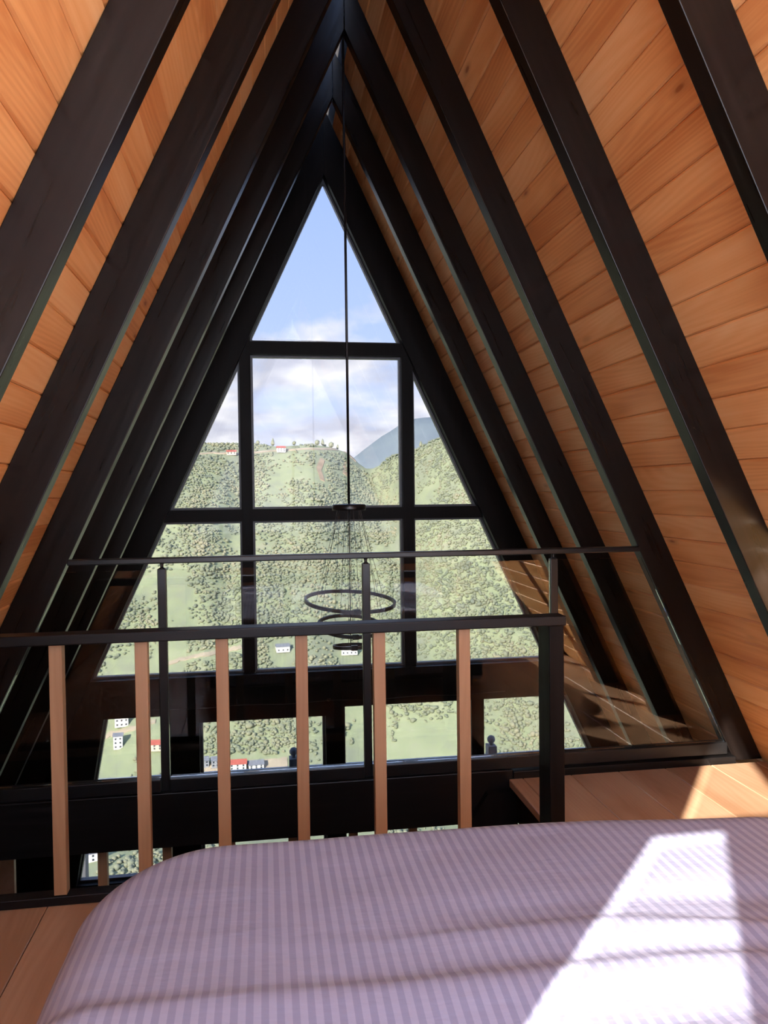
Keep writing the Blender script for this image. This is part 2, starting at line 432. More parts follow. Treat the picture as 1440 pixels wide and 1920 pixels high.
for side, nm in ((-1, 'left'), (1, 'right')):
    root = empty('wall_' + nm, (side * hw(0), 3.0, 0), f'steep {nm} roof slope lined with orange larch tongue and groove boards', 'roof slope', kind='structure')
    # deck over the boards keeps the daylight out
    t = 0.02
    off = lambda d: (side * d * cosr, d * sinr)
    a, b_ = off(0.021), off(0.17)
    poly = [(0 + a[0], ZR + a[1]), (side * hw(ZL) + a[0], ZL + a[1]), (side * hw(ZL) + b_[0], ZL + b_[1]), (0 + b_[0], ZR + b_[1])]
    prism_obj('roof_deck', poly, YBACK - 0.12, YG + 0.25, 'y', 'dark_deck', root)
    xs = Vector((side * sinr, 0, -cosr))          # down the slope
    nrm = Vector((-side * cosr, 0, -sinr))        # into the room
    ydir = nrm.cross(xs)
    rows = int((ZR - 0.02 - ZL) / PITCH_Z)
    for i in range(rows):
        zc_ = 2.448 - PITCH_Z / 2 + PITCH_Z * 15 - i * PITCH_Z
        if zc_ + PITCH_Z / 2 > ZR + 0.03 or zc_ < ZL: continue
        cuts = [YBACK - 0.02] + sorted(R.sample([y + RT_ / 2 for y in RY], R.choice([1, 1, 2] if zc_ > -0.3 else [1]))) + [YG - 0.02]
        for y0, y1 in zip(cuts[:-1], cuts[1:]):
            o = bpy.data.objects.new('plank', plank_mesh(y1 - y0 - 0.0015))
            COL.objects.link(o); o.parent = root
            jit = R.uniform(-0.0008, 0.0008)
            pos = Vector((side * hw(zc_), (y0 + y1) / 2, zc_)) + nrm * jit
            M = Matrix((xs, ydir, nrm)).transposed().to_4x4(); M.translation = pos - Vector(root.location)
            o.matrix_local = M

ORD = ['nearest the bed', 'second from the bed, where the black rail meets the slope', 'at the glass balustrade', 'beside the chandelier', 'closest to the gable window']
LBL = {-1: ['wide black rafter across the upper left corner, nearest the bed', 'second black rafter on the left slope, a broad board strip on each side',
            'middle black rafter on the left slope where the glass balustrade handrail ends', 'fourth black rafter on the left slope, thin lit edge, level with the chandelier',
            'last black rafter on the left slope before the gable frame'],
       1: ['wide black rafter across the upper right corner, nearest the bed', 'second black rafter on the right slope with a sunlit patch low on its face',
           'middle black rafter on the right slope where the glass balustrade handrail ends', 'fourth black rafter on the right slope, behind the balustrade glass',
           'last black rafter on the right slope before the gable frame']}
for side in (-1, 1):
    for i, y in enumerate(RY):
        foot = 0.0 if (i < 2 or (i == 2 and side == 1)) else ZL
        e0 = 0.001
        poly = [(side * e0, ZR - 0.004), (side * (hw(foot) - 0.002), foot), (side * hw(foot, ZI), foot), (side * e0, ZI)]
        o = prism_obj('rafter', poly, y, y + RT_, 'y', 'black_rafter_left' if side < 0 else 'black_rafter_right', bev=0.003)
        tag(o, LBL[side][i], 'rafter', 'black rafters of the A-frame roof')

# ------------------------------------------------------------------ unseen wall behind the bed, openings shaped to bring in the sun
wb = empty('wall_back', (0, YBACK, 0), 'boarded gable wall behind the bed with daylight openings', 'wall', kind='structure')
y0, y1 = YBACK - 0.05, YBACK
O1 = [(-1.22, 0.98), (-0.93, 1.69), (-0.745, 1.69), (-0.60, 0.98)]         # gap shaped to throw the sun patch onto the bed
E_ = lambda z: -hw(z)
def wpoly(name, poly, mat='back_wall', par=None): return prism_obj(name, poly, y0, y1, 'y', mat, par or wb)
wpoly('panel', [(E_(ZL), ZL), (hw(ZL), ZL), (hw(0.06), 0.06), (E_(0.06), 0.06)])
wpoly('panel', [(E_(0.06), 0.06), (hw(0.06), 0.06), (hw(0.76), 0.76), (E_(0.76), 0.76)])
wpoly('rake_board', [(0, ZR), (0, ZR - 0.25), (hw(0.06) - 0.10, 0.06), (hw(0.06), 0.06)])
wpoly('rake_board', [(0, ZR), (E_(0.80), 0.80), (E_(0.80) + 0.06, 0.80), (0, ZR - 0.14)])
wpoly('glazing_bar', [(-0.05, 0.76), (-0.01, 0.76), (-0.01, 2.3), (-0.05, 2.3)])
wpoly('glazing_bar', [(0.80, 0.76), (0.86, 0.76), (0.86, 2.4), (0.80, 2.4)])
# white cloth added out of view as soft fill; gaps shape the sun patches
cu = empty('curtain', (-0.6, YBACK, 0.8), 'sheer white curtain over the window behind the bed', 'curtain')
y0, y1 = YBACK - 0.075, YBACK - 0.072
for poly in ([(E_(0.80), 0.80), (-0.05, 0.80), (-0.05, 0.98), (E_(0.98), 0.98)],
             [(E_(0.98), 0.98), O1[0], O1[1], (E_(1.69), 1.69)],
             [O1[3], (-0.05, 0.98), (-0.05, 1.28), (-0.55, 1.69), O1[2]],
             [(E_(1.69), 1.69), (-0.55, 1.69), (-0.55, 1.84), (E_(1.84), 1.84)],
             [(E_(1.84), 1.84), (-0.97, 1.84), (-0.85, 2.53), (E_(2.53), 2.53)],
             [(-0.50, 1.87), (-0.05, 1.87), (-0.05, 2.30), (-0.33, 2.30), (-0.85, 2.53)],
             [(-0.85, 2.53), (-0.33, 2.30), (-0.655, 2.74), (E_(2.74), 2.74), (E_(2.53), 2.53)],
             [(-0.655, 2.74), (-0.61, 2.83), (-0.02, 4.02), (-0.02, 4.25), (E_(2.74), 2.74)],
             [(-0.05, 1.9), (hw(1.9), 1.9), (0.0, ZR), (0.0, 4.05), (-0.50, 3.0), (-0.05, 2.30)]):
    c_, v_ = local([(a_, YBACK + 0.004, b_) for a_, b_ in poly])
    o = mesh_obj('cloth', v_, [tuple(range(len(poly)))], 'curtain_cloth'); o.location = c_; child(o, cu)

for poly in (O1, [(-0.97, 1.84), (-0.50, 1.84), (-0.50, 1.87), (-0.85, 2.53)]):  # unseen panes cut to the shaped gaps, tempering the sun patches
    prism_obj('pane', poly, YBACK - 0.047, YBACK - 0.041, 'y', 'side_glass', wb)

# ------------------------------------------------------------------ floors
FLZ = 0.0
fl = empty('floor', (0, 1.5, 0), 'loft floor of wide orange pine boards around the bed and stair opening', 'floor', kind='structure')
FB = {}
def board(x0, x1, ya, yb, parent, z=0.0, mat='pine_floor', th=0.035):
    key = (round(x1 - x0, 4), round(yb - ya, 4), mat)
    if key not in FB:
        w = (x1 - x0) / 2 - 0.0012; h = (yb - ya) / 2 - 0.001; c = 0.003
        prof = [(-w, -th), (w, -th), (w, -c), (w - c, 0), (-w + c, 0), (-w, -c)]
        n = 6
        v = [(a, -h, b) for a, b in prof] + [(a, h, b) for a, b in prof]
        f = [tuple(range(n))[::-1], tuple(range(n, 2 * n))] + [(i, (i + 1) % n, n + (i + 1) % n, n + i) for i in range(n)]
        me = bpy.data.meshes.new('board'); me.from_pydata(v, [], f); me.update()
        bm = bmesh.new(); bm.from_mesh(me); bmesh.ops.recalc_face_normals(bm, faces=bm.faces[:]); bm.to_mesh(me); bm.free()
        me.materials.append(MATS[mat]); FB[key] = me
    o = bpy.data.objects.new('board', FB[key]); COL.objects.link(o)
    o.location = ((x0 + x1) / 2, (ya + yb) / 2, z); child(o, parent)
    return o
XV = 0.668                        # edge of the stair opening
BW = 0.2475
edges = [0.986 + BW * k for k in range(-13, 5)]
xl_, xr_ = -hw(0) + 0.01, hw(0) - 0.01
xs_ = [xl_] + [e for e in edges if xl_ + 0.02 < e < xr_ - 0.02] + [xr_]
for a, b in zip(xs_[:-1], xs_[1:]):
    if b <= XV:
        mid = R.choice([0.6, 1.0, 1.3])
        board(a, b, YBACK, mid, fl); board(a, b, mid, 2.86, fl)
    elif a < XV:
        board(a, XV, YBACK, 2.86, fl); board(XV, b, YBACK, 3.615, fl)
    else:
        mid = R.choice([0.9, 1.4, 1.9])
        board(a, b, YBACK, mid, fl); board(a, b, mid, 3.615, fl)
# joists and trimmers below, black
box('subfloor', xl_ - 0.03, xr_ + 0.03, YBACK, 2.845, -0.20, -0.036, 'black_stain', fl)
box('trimmer', XV + 0.03, xr_ + 0.03, 2.85, 3.60, -0.20, -0.036, 'black_stain', fl)
lf = box('floor', -hw(ZL), hw(ZL), YBACK, YG + 0.1, ZL - 0.1, ZL, 'pine_floor')
tag(lf, 'floor of the storey below, seen through the stair opening', 'floor', kind='structure')

# edge beam carrying the glass balustrade
eb = box('trim_1', -hw(-0.1) + 0.16, XV + 0.02, 3.615, 3.715, -0.205, 0.045, 'black_rail', bev=0.004)
tag(eb, 'black edge beam under the glass balustrade across the stair opening', 'beam', kind='structure')
eb2 = box('trim_2', XV + 0.024, hw(0.0) - 0.17, 3.62, 3.715, -0.205, 0.034, 'black_rail', bev=0.004)
tag(eb2, 'black floor edge strip beside the sunlit boards on the right', 'beam', kind='structure')

pn = box('trim_3', -2.16, -1.915, 4.60, 4.64, ZL + 0.001, -0.60, 'pine_floor', bev=0.004)
tag(pn, 'pale timber panel in the storey below at the far left', 'panel', kind='structure')

# ------------------------------------------------------------------ gable wall
ZG = 3.842
wf = empty('wall_front', (0, YG, 0), 'black timber gable frame around the big triangular window', 'wall', kind='structure')
XL, XR, XLW, XRW = -0.578, 0.594, 0.084, 0.089
Z1A, Z1B, Z2A, Z2B, Z3 = 2.569, 2.471, 1.286, 1.194, 0.020
ZBB = -0.265
fy0, fy1 = YG - 0.10, YG + 0.06
for side in (-1, 1):
    poly = [(side * 0.0008, ZR - 0.003), (side * hw(ZL), ZL), (side * hw(ZL, ZG), ZL), (side * 0.0008, ZG)]
    prism_obj('gable_rafter', poly, fy0, fy1, 'y', 'black_stain', wf)
mu0, mu1 = YG - 0.055, YG + 0.055
prism_obj('mullion', [(XL - XLW, Z3), (XL, Z3), (XL, 2.625), (XL - XLW, 2.445)], mu0, mu1, 'y', 'black_stain', wf)
prism_obj('mullion', [(XR, Z3), (XR + XRW, Z3), (XR + XRW, 2.405), (XR, 2.59)], mu0, mu1, 'y', 'black_stain', wf)
box('transom', XL, XR, mu0, mu1, Z1B, Z1A, 'black_stain', wf)
box('transom', XL, XR, mu0, mu1, Z2B, Z2A, 'black_stain', wf)
prism_obj('transom', [(-hw(Z2B, ZG), Z2B), (XL - XLW, Z2B), (XL - XLW, Z2A), (-hw(Z2A, ZG), Z2A)], mu0, mu1, 'y', 'black_stain', wf)
prism_obj('transom', [(XR + XRW, Z2B), (hw(Z2B, ZG), Z2B), (hw(Z2A, ZG), Z2A), (XR + XRW, Z2A)], mu0, mu1, 'y', 'black_stain', wf)
prism_obj('sill_beam', [(-hw(ZBB, ZG), ZBB), (hw(ZBB, ZG), ZBB), (hw(Z3, ZG), Z3), (-hw(Z3, ZG), Z3)], YG - 0.09, fy1, 'y', 'black_stain', wf)
# storey below
LB = -1.52
box('post', -1.237, -1.005, YG - 0.08, fy1, ZL, ZBB, 'black_stain', wf)
box('post', -0.043, 0.100, YG - 0.08, fy1, ZL, ZBB, 'black_stain', wf)
box('post', 1.127, 1.230, YG - 0.08, fy1, ZL, ZBB, 'black_stain', wf)
prism_obj('jamb', [(-hw(ZL, ZG), ZL), (-2.10, ZL), (-1.700, ZBB), (-hw(ZBB, ZG), ZBB)], YG - 0.08, fy1, 'y', 'black_stain', wf)
box('door_head', -1.005, -0.043, YG - 0.08, fy1, -0.332, ZBB, 'black_stain', wf)
box('spandrel', -2.0, -1.237, YG - 0.06, fy1, ZL, LB, 'black_stain', wf)
box('spandrel', 0.100, 1.127, YG - 0.06, fy1, ZL, LB, 'black_stain', wf)
prism_obj('spandrel', [(1.23, ZL), (hw(ZL, ZG), ZL), (hw(LB, ZG), LB), (1.23, LB)], YG - 0.06, fy1, 'y', 'black_stain', wf)

def window(name, poly, label, kind_='window', fr=0.016):
    cx = sum(p[0] for p in poly) / len(poly); cz = min(p[1] for p in poly)
    w = empty(name, (cx, YG, cz), label, kind_, kind='structure')
    ring_obj('frame', poly, fr, YG - 0.005, YG + 0.045, 'frame_grey', w)
    prism_obj('pane', inset(poly, fr * 0.8), YG + 0.016, YG + 0.024, 'y', 'gable_glass', w)
    return w
window('window_1', [(XL, Z1A), (XR, Z1A), (XR, ZG - XR / S), (0, ZG), (XL, ZG + XL / S)], 'pointed top pane of the gable window showing blue sky')
window('window_2', [(XL, Z2A), (XR, Z2A), (XR, Z1B), (XL, Z1B)], 'large centre pane of the gable window with clouds and ridge')
window('window_3', [(-hw(Z2A, ZG), Z2A), (XL - XLW, Z2A), (XL - XLW, ZG - (XLW - XL) / S)], 'triangular left pane above the transom of the gable window')
window('window_4', [(XR + XRW, Z2A), (hw(Z2A, ZG), Z2A), (XR + XRW, ZG - (XRW + XR) / S)], 'triangular right pane above the transom of the gable window')
window('window_5', [(XL, Z3), (XR, Z3), (XR, Z2B), (XL, Z2B)], 'centre pane below the transom, behind the ring chandelier')
window('window_6', [(-hw(Z3, ZG), Z3), (XL - XLW, Z3), (XL - XLW, Z2B), (-hw(Z2B, ZG), Z2B)], 'sloping left pane below the transom of the gable window')
window('window_7', [(XR + XRW, Z3), (hw(Z3, ZG), Z3), (hw(Z2B, ZG), Z2B), (XR + XRW, Z2B)], 'sloping right pane below the transom of the gable window')
window('window_8', [(-1.93, LB), (-1.237, LB), (-1.237, ZBB), (-1.70, ZBB)], 'left window of the storey below, slanted on its left side')
window('window_9', [(0.100, LB), (1.127, LB), (1.127, ZBB), (0.100, ZBB)], 'wide window of the storey below, right of the door')
window('window_10', [(1.230, LB), (hw(LB, ZG), LB), (hw(ZBB, ZG), ZBB), (1.230, ZBB)], 'rightmost window of the storey below, beside the railing post')
window('door_1', [(-1.005, ZL), (-0.043, ZL), (-0.043, -0.332), (-1.005, -0.332)], 'glazed black door of the storey below, opening to the terrace', 'door', 0.02)

# ------------------------------------------------------------------ glass balustrade at the loft edge
GYB = 3.66
gb = empty('glass_balustrade', (0, GYB, 0.045), 'frameless glass balustrade with thin black handrail and slim posts', 'balustrade')
hxl, hxr = -hw(1.10, ZI) + 0.004, hw(1.10, ZI) - 0.004
box('handrail', hxl, hxr, GYB - 0.022, GYB + 0.022, 1.090, 1.117, 'black_metal', gb, 0.005)
gpx = [-0.955, -0.016, 0.917]
for x in gpx:
    box('post', x - 0.019, x + 0.019, GYB - 0.016, GYB + 0.016, 0.047, 1.066, 'black_metal', gb, 0.003)
    lathe_obj('connector', [(0.013, 1.0662), (0.013, 1.069), (0.0075, 1.071), (0.0075, 1.084), (0.011, 1.0895)], x, GYB, 'black_metal', gb, 12)
def slope_x(side, z): return side * (hw(z, ZI) - 0.006)
gz0, gz1 = 0.105, 1.06
segs = [([(slope_x(-1, gz0), gz0), (gpx[0] - 0.021, gz0), (gpx[0] - 0.021, gz1), (slope_x(-1, gz1), gz1)]),
        ([(gpx[0] + 0.021, gz0), (gpx[1] - 0.021, gz0), (gpx[1] - 0.021, gz1), (gpx[0] + 0.021, gz1)]),
        ([(gpx[1] + 0.021, gz0), (gpx[2] - 0.021, gz0), (gpx[2] - 0.021, gz1), (gpx[1] + 0.021, gz1)]),
        ([(gpx[2] + 0.021, gz0), (slope_x(1, gz0), gz0), (slope_x(1, gz1), gz1), (gpx[2] + 0.021, gz1)])]
for poly in segs:
    prism_obj('glass_panel', poly, GYB - 0.004, GYB + 0.004, 'y', 'balustrade_glass', gb)
cuts = [(slope_x(-1, 0.1) - 0.03, gpx[0] - 0.021), (gpx[0] + 0.021, gpx[1] - 0.021), (gpx[1] + 0.021, gpx[2] - 0.021), (gpx[2] + 0.021, slope_x(1, 0.1) - 0.0)]
for a, b in cuts:
    box('base_channel', a, b, GYB - 0.030, GYB + 0.030, 0.0455, 0.104, 'black_metal', gb, 0.003)

# ------------------------------------------------------------------ wooden railing at the foot of the bed
wr = empty('stair_railing', (-0.4, 2.79, 0), 'black topped railing with pine balusters beyond the foot of the bed', 'railing')
rxl = -hw(0.93) + 0.175
box('top_rail', rxl, 0.617, 2.745, 2.822, 0.898, 0.934, 'black_rail', wr, 0.004)
box('bottom_rail', -hw(0.03) + 0.18, 0.556, 2.766, 2.822, 0.001, 0.032, 'black_rail', wr, 0.003)
pp = box('post', 0.558, 0.616, 2.768, 2.890, 0.001, 0.897, 'black_stain', wr, 0.004)
BME = None
for x in (-1.199, -0.917, -0.643, -0.364, -0.083, 0.2335):
    if BME is None:
        b0 = box('baluster', x - 0.0215, x + 0.0215, 2.774, 2.817, 0.0325, 0.8975, 'pine_baluster', wr, 0.002); BME = b0
    else:
        o = BME.copy(); COL.objects.link(o); o.location = Vector(BME.location) + Vector((x + 1.199, 0, 0))

# ------------------------------------------------------------------ stair and slat screen below
st = empty('staircase', (0.3, 3.2, -0.3), 'open stair with black stringers and pine treads going down beside the landing', 'staircase')
for yy in (2.905, 3.565):
    prism_obj('stringer', [(XV + 0.026, -0.21), (XV + 0.026, -0.045), (XV - 0.12, -0.045), (-1.10, -2.49), (-0.80, -2.49)], yy, yy + 0.04, 'y', 'black_stain', st)
for k in range(1, 10):
    z = -0.23 * k; x = XV - 0.16 * k
    box('tread', x - 0.09, x + 0.13, 2.947, 3.563, z - 0.035, z, 'pine_tread', st, 0.003)
ss = empty('slat_screen', (-0.5, 3.75, ZL), 'row of upright pine slats below the black edge beam', 'screen')
box('top_rail', -1.40, 0.62, 3.735, 3.785, -0.195, -0.145, 'black_rail', ss)
box('bottom_rail', -1.40, 0.62, 3.735, 3.785, ZL + 0.001, ZL + 0.05, 'black_rail', ss)
SME = None
for x in (-1.26, -0.967, -0.672, -0.377, -0.082, 0.214, 0.51):
    if SME is None:
        SME = box('slat', x - 0.021, x + 0.021, 3.74, 3.78, ZL + 0.051, -0.196, 'pine_baluster', ss, 0.002); x00 = x
    else:
        o = SME.copy(); COL.objects.link(o); o.location = Vector(SME.location) + Vector((x - x00, 0, 0))

# ------------------------------------------------------------------ bed and duvet
bed = empty('bed', (0.08, 0.89, 0), 'wide bed under the white striped duvet', 'bed')
BX0, BX1, BY0, BY1 = -0.912, 1.08, -0.22, 2.02
box('bed_base', BX0 + 0.04, BX1 - 0.04, BY0 + 0.02, BY1 - 0.08, 0.08, 0.28, 'black_stain', bed, 0.01)
box('mattress', BX0 + 0.045, BX1 - 0.045, BY0 + 0.02, BY1 - 0.085, 0.2805, 0.478, 'mattress', bed, 0.04)
for x in (BX0 + 0.1, BX1 - 0.16):
    for y in (BY0 + 0.1, BY1 - 0.2):
        box('leg', x, x + 0.06, y, y + 0.06, 0.001, 0.0795, 'black_stain', bed)
def sm_(a, b, t):
    t = max(0.0, min(1.0, (t - a) / (b - a))); return t * t * (3 - 2 * t)
def duvet():
    top, rr, rc = 0.543, 0.13, 0.20
    cx, cyy = (BX0 + BX1) / 2, (BY0 + BY1) / 2
    hx, hy = (BX1 - BX0) / 2 - rr, (BY1 - BY0) / 2 - rr
    drop = 0.30
    ext = rr * math.pi / 2 + drop
    step = 0.013
    nx = int((2 * hx + 2 * ext) / step) + 1; ny = int((2 * hy + 2 * ext) / step) + 1
    V = []; UVS = []
    for j in range(ny):
        for i in range(nx):
            qx = -hx - ext + i * step; qy = -hy - ext + j * step
            dx = max(abs(qx) - (hx - rc), 0); dy = max(abs(qy) - (hy - rc), 0)
            d = math.hypot(dx, dy) - rc if (dx > 0 or dy > 0) else -1
            if d > ext: k_ = (ext + rc) / (d + rc); d = ext; 
            if d <= 0:
                px, py, pz = qx, qy, top; n = Vector((0, 0, 1))
            else:
                l = math.hypot(dx, dy); nxx = math.copysign(dx / l, qx); nyy = math.copysign(dy / l, qy)
                bx = math.copysign(min(abs(qx), hx - rc), qx) + nxx * rc; by = math.copysign(min(abs(qy), hy - rc), qy) + nyy * rc
                if d < rr * math.pi / 2:
                    th = d / rr; px = bx + nxx * rr * math.sin(th); py = by + nyy * rr * math.sin(th); pz = top - rr * (1 - math.cos(th))
                    n = Vector((nxx * math.sin(th), nyy * math.sin(th), math.cos(th)))
                else:
                    e = d - rr * math.pi / 2; fl_ = 0.10 * e
                    px = bx + nxx * (rr + fl_); py = by + nyy * (rr + fl_); pz = top - rr - e
                    n = Vector((nxx, nyy, 0.1))
            X, Y = cx + px, cyy + py
            # quilted softness and the two long folds running across the bed
            w = 0.010 * noise.noise(Vector((X * 1.5 + 3, Y * 2.2, 0.3))) + 0.003 * noise.noise(Vector((X * 4, Y * 7, 1.7)))
            topw = 1.0 if d <= 0 else max(0.0, 1 - d / 0.2)
            f1 = 1.435 - 0.06 * X + 0.008 * math.sin(X * 7.0 + 0.5); a1 = 0.010 * min(1, max(0.0, (X + 0.45) * 3.0))
            f2 = 1.290 - 0.02 * X + 0.005 * math.sin(X * 6.0)
            def fold(y, c, near, far):
                t = y - c
                return math.exp(-(t / far) ** 2) if t > 0 else math.exp(-(t / near) ** 2)
            w += topw * (0.8 * a1 * fold(Y, f1, 0.06, 0.024) + 0.015 * fold(Y, f2, 0.10, 0.032) - 0.008 * math.exp(-((Y - 1.53) / 0.05) ** 2) * min(1, max(0, X + 0.5)) + 0.010 * fold(Y, 1.10 + 0.03 * X, 0.10, 0.03))
            hang = 0.0 if pz > top - rr else 1.0
            w += hang * 0.012 * math.sin((qx + qy) * 22 + 2 * noise.noise(Vector((qx * 2, qy * 2, 0))))
            Y -= 0.085 * sm_(0.05, 0.85, X) * (Y - BY0) / (BY1 - BY0)
            V.append(Vector((X, Y, pz)) + n * w); UVS.append((qx, qy))
    Fc = [(j * nx + i, j * nx + i + 1, (j + 1) * nx + i + 1, (j + 1) * nx + i) for j in range(ny - 1) for i in range(nx - 1)]
    c = Vector((cx, cyy, 0.3)); V = [v - c for v in V]
    me = bpy.data.meshes.new('duvet'); me.from_pydata(V, [], Fc); me.update()
    uv = me.uv_layers.new(name='cloth')
    for lp in me.loops: uv.data[lp.index].uv = UVS[lp.vertex_index]
    for p in me.polygons: p.use_smooth = True
    me.materials.append(MATS['striped_satin'])
    o = bpy.data.objects.new('duvet', me); o.location = c; COL.objects.link(o)
    return tag(o, 'white satin striped duvet covering the bed, sun patch on its right', 'duvet')
duvet()

# ------------------------------------------------------------------ ring chandelier
ch = empty('chandelier', (0, 4.52, ZR - 0.1), 'black ring chandelier hanging on a long rod from the ridge', 'chandelier')
CY = 4.52
lathe_obj('ceiling_rose', [(0.009, 4.10), (0.0125, 4.105), (0.0125, 4.13), (0.010, 4.135)], 0.0, CY, 'black_metal', ch, 20)
tube_obj('rod', [(0, CY, 4.10), (0, CY, 2.7), (0, CY, 1.338)], 0.0075, 'black_metal', ch, 10)
lathe_obj('wire_hub', [(0.03, 1.300), (0.097, 1.301), (0.099, 1.306), (0.099, 1.330), (0.094, 1.3345), (0.03, 1.3375)], 0.0, CY, 'black_metal', ch, 32)
lathe_obj('cable', [(0.003, 0.50), (0.003, 1.3)], 0.0, CY, 'wire', ch, 6)
def ring(radius, z, tx, ty, hgt=0.020, th=0.012):
    M = Matrix.Rotation(math.radians(ty), 3, 'Y') @ Matrix.Rotation(math.radians(tx), 3, 'X')
    n = 64; V = []; Fc = []
    prof = [(radius - th, -hgt / 2), (radius, -hgt / 2), (radius, hgt / 2), (radius - th, hgt / 2)]
    for k in range(n):
        a = 2 * math.pi * k / n
        for r, zz in prof: V.append(M @ Vector((r * math.cos(a), r * math.sin(a), zz)))
    for k in range(n):
        j = (k + 1) % n
        for q in range(4): Fc.append((k * 4 + q, k * 4 + (q + 1) % 4, j * 4 + (q + 1) % 4, j * 4 + q))
    o = mesh_obj('ring', V, Fc, 'ring_grey'); o.location = (0, CY, z); child(o, ch)
    # driver box on the near side of the ring
    c = M @ Vector((0.01, -radius + th / 2, 0))
    bx = box('driver', c.x - 0.018, c.x + 0.018, CY + c.y - 0.010, CY + c.y + 0.010, z + c.z - 0.013, z + c.z + 0.016, 'black_metal')
    bx.parent = o; bx.location = Vector(bx.location) - Vector((0, CY, z))
    for k in range(4):
        a = math.radians(45 + 90 * k + radius * 300)
        p = M @ Vector(((radius - th / 2) * math.cos(a), (radius - th / 2) * math.sin(a), hgt / 2)); p += Vector((0, CY, z))
        hr = 0.035 + 0.2 * radius
        tube_obj('suspension_wire', [(hr * math.cos(a), CY + hr * math.sin(a), 1.3), p], 0.0012, 'wire', ch, 5)
ring(0.2685, 0.768, 5.7, 3.0)
ring(0.195, 0.622, 10.0, 3.5)
ring(0.106, 0.502, -4.5, 0.0)

# ------------------------------------------------------------------ cable along the sill beam
cb = empty('cable', (0.1, YG - 0.11, -0.2), 'thin cable strung along the black sill beam', 'cable')
pts = [(-1.35 + 2.75 * t / 20, YG - 0.105, -0.205 - 0.012 * math.sin(math.pi * 4 * t / 20) ** 2) for t in range(21)]
tube_obj('wire', pts, 0.0025, 'wire', cb, 5)
lathe_obj('clip', [(0.004, -0.212), (0.014, -0.207), (0.014, -0.193), (0.004, -0.188)], -0.02, YG - 0.105, 'black_metal', cb, 10)

# ------------------------------------------------------------------ terrace outside
tf = box('floor', -4.0, 4.0, YG + 0.12, 7.75, ZL - 0.2, ZL - 0.02, 'terrace_slab')
tag(tf, 'terrace slab outside below the gable window', 'terrace', kind='structure')
tr = empty('terrace_railing', (0, 7.6, ZL - 0.02), 'bluish grey terrace railing with ball topped posts outside', 'railing')
box('top_rail', -4.0, 4.0, 7.56, 7.64, -1.325, -1.275, 'terrace_rail', tr, 0.005)
box('bottom_rail', -4.0, 4.0, 7.57, 7.63, -2.40, -2.36, 'terrace_rail', tr, 0.005)
for x in (-3.9, -2.24, -0.246, 1.752, 3.75):
    box('post', x - 0.045, x + 0.045, 7.54, 7.66, ZL - 0.019, -1.175, 'terrace_post', tr, 0.006)
    prof = [(0.018, -1.1745), (0.018, -1.165)] + [(max(0.004, 0.042 * math.sin(math.pi * t / 8)), -1.12 - 0.042 * math.cos(math.pi * t / 8)) for t in range(1, 9)]
    lathe_obj('ball_finial', prof, x, 7.6, 'terrace_post', tr, 14)

# ------------------------------------------------------------------ valley and hills
def sm(a, b, t):
    t = max(0.0, min(1.0, (t - a) / (b - a))); return t * t * (3 - 2 * t)
def lerp(a, b, t): return a + (b - a) * t
def interp(xs, ys, x):
    if x <= xs[0]: return ys[0]
    for i in range(len(xs) - 1):
        if x <= xs[i + 1]:
            t = (x - xs[i]) / (xs[i + 1] - xs[i]); return lerp(ys[i], ys[i + 1], t)
    return ys[-1]
AZ = [-0.9, -0.30, -0.12, -0.04, 0.02, 0.06, 0.10, 0.125, 0.15, 0.19, 0.24, 0.36, 0.60, 0.9]
EL = [0.050, 0.060, 0.068, 0.066, 0.063, 0.067, 0.060, 0.050, 0.049, 0.055, 0.078, 0.11, 0.12, 0.10]
def height(x, y):
    az = x / max(y, 1)
    ridge_y = 1230 - 190 * sm(0.12, 0.30, az) + 60 * sm(0.05, 0.12, az) * (1 - sm(0.12, 0.2, az))
    ridge_z = interp(AZ, EL, az) * ridge_y
    v = -268
    t = (y - 640) / (ridge_y - 640)
    if t <= 0:
        z = v + 30 * sm(0, -1.2, t) * 0
        base = z
    elif t <= 1:
        pr = 0.80 * t + 0.20 * sm(0, 1, t)
        base = v + (ridge_z - v) * pr
    else:
        base = ridge_z - 90 * sm(1, 1.7, t)
    w = sm(-0.1, 0.25, t) * (1 - 0.85 * sm(0.75, 1.0, t))
    nn = noise.fractal(Vector((x * 0.0042, y * 0.0032, 0.7)), 1.0, 2.1, 5) * 26
    g = 22 * math.exp(-((az - 0.135 - 0.10 * (1 - max(0, min(1, t)))) / 0.022) ** 2) * sm(0.15, 0.6, t)
    g2 = 12 * math.exp(-((az + 0.02 + 0.05 * (1 - max(0, min(1, t)))) / 0.016) ** 2) * sm(0.1, 0.5, t) * (1 - sm(0.8, 1, t))
    return base + w * nn - g - g2 + 3.0 * noise.noise(Vector((x * 0.02, y * 0.02, 2))) * sm(-0.4, 0.1, t)
NX, NY = 190, 170
V = []; 
for j in range(NY):
    y = 330 + (1750 - 330) * j / (NY - 1)
    for i in range(NX):
        a = -0.75 + 1.75 * i / (NX - 1)
        x = a * y
        V.append((x, y, height(x, y)))
Fc = [(j * NX + i, j * NX + i + 1, (j + 1) * NX + i + 1, (j + 1) * NX + i) for j in range(NY - 1) for i in range(NX - 1)]
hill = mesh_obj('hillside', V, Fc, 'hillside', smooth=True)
tag(hill, 'green mountainside across the valley with meadows and woods', 'hillside', kind='structure')
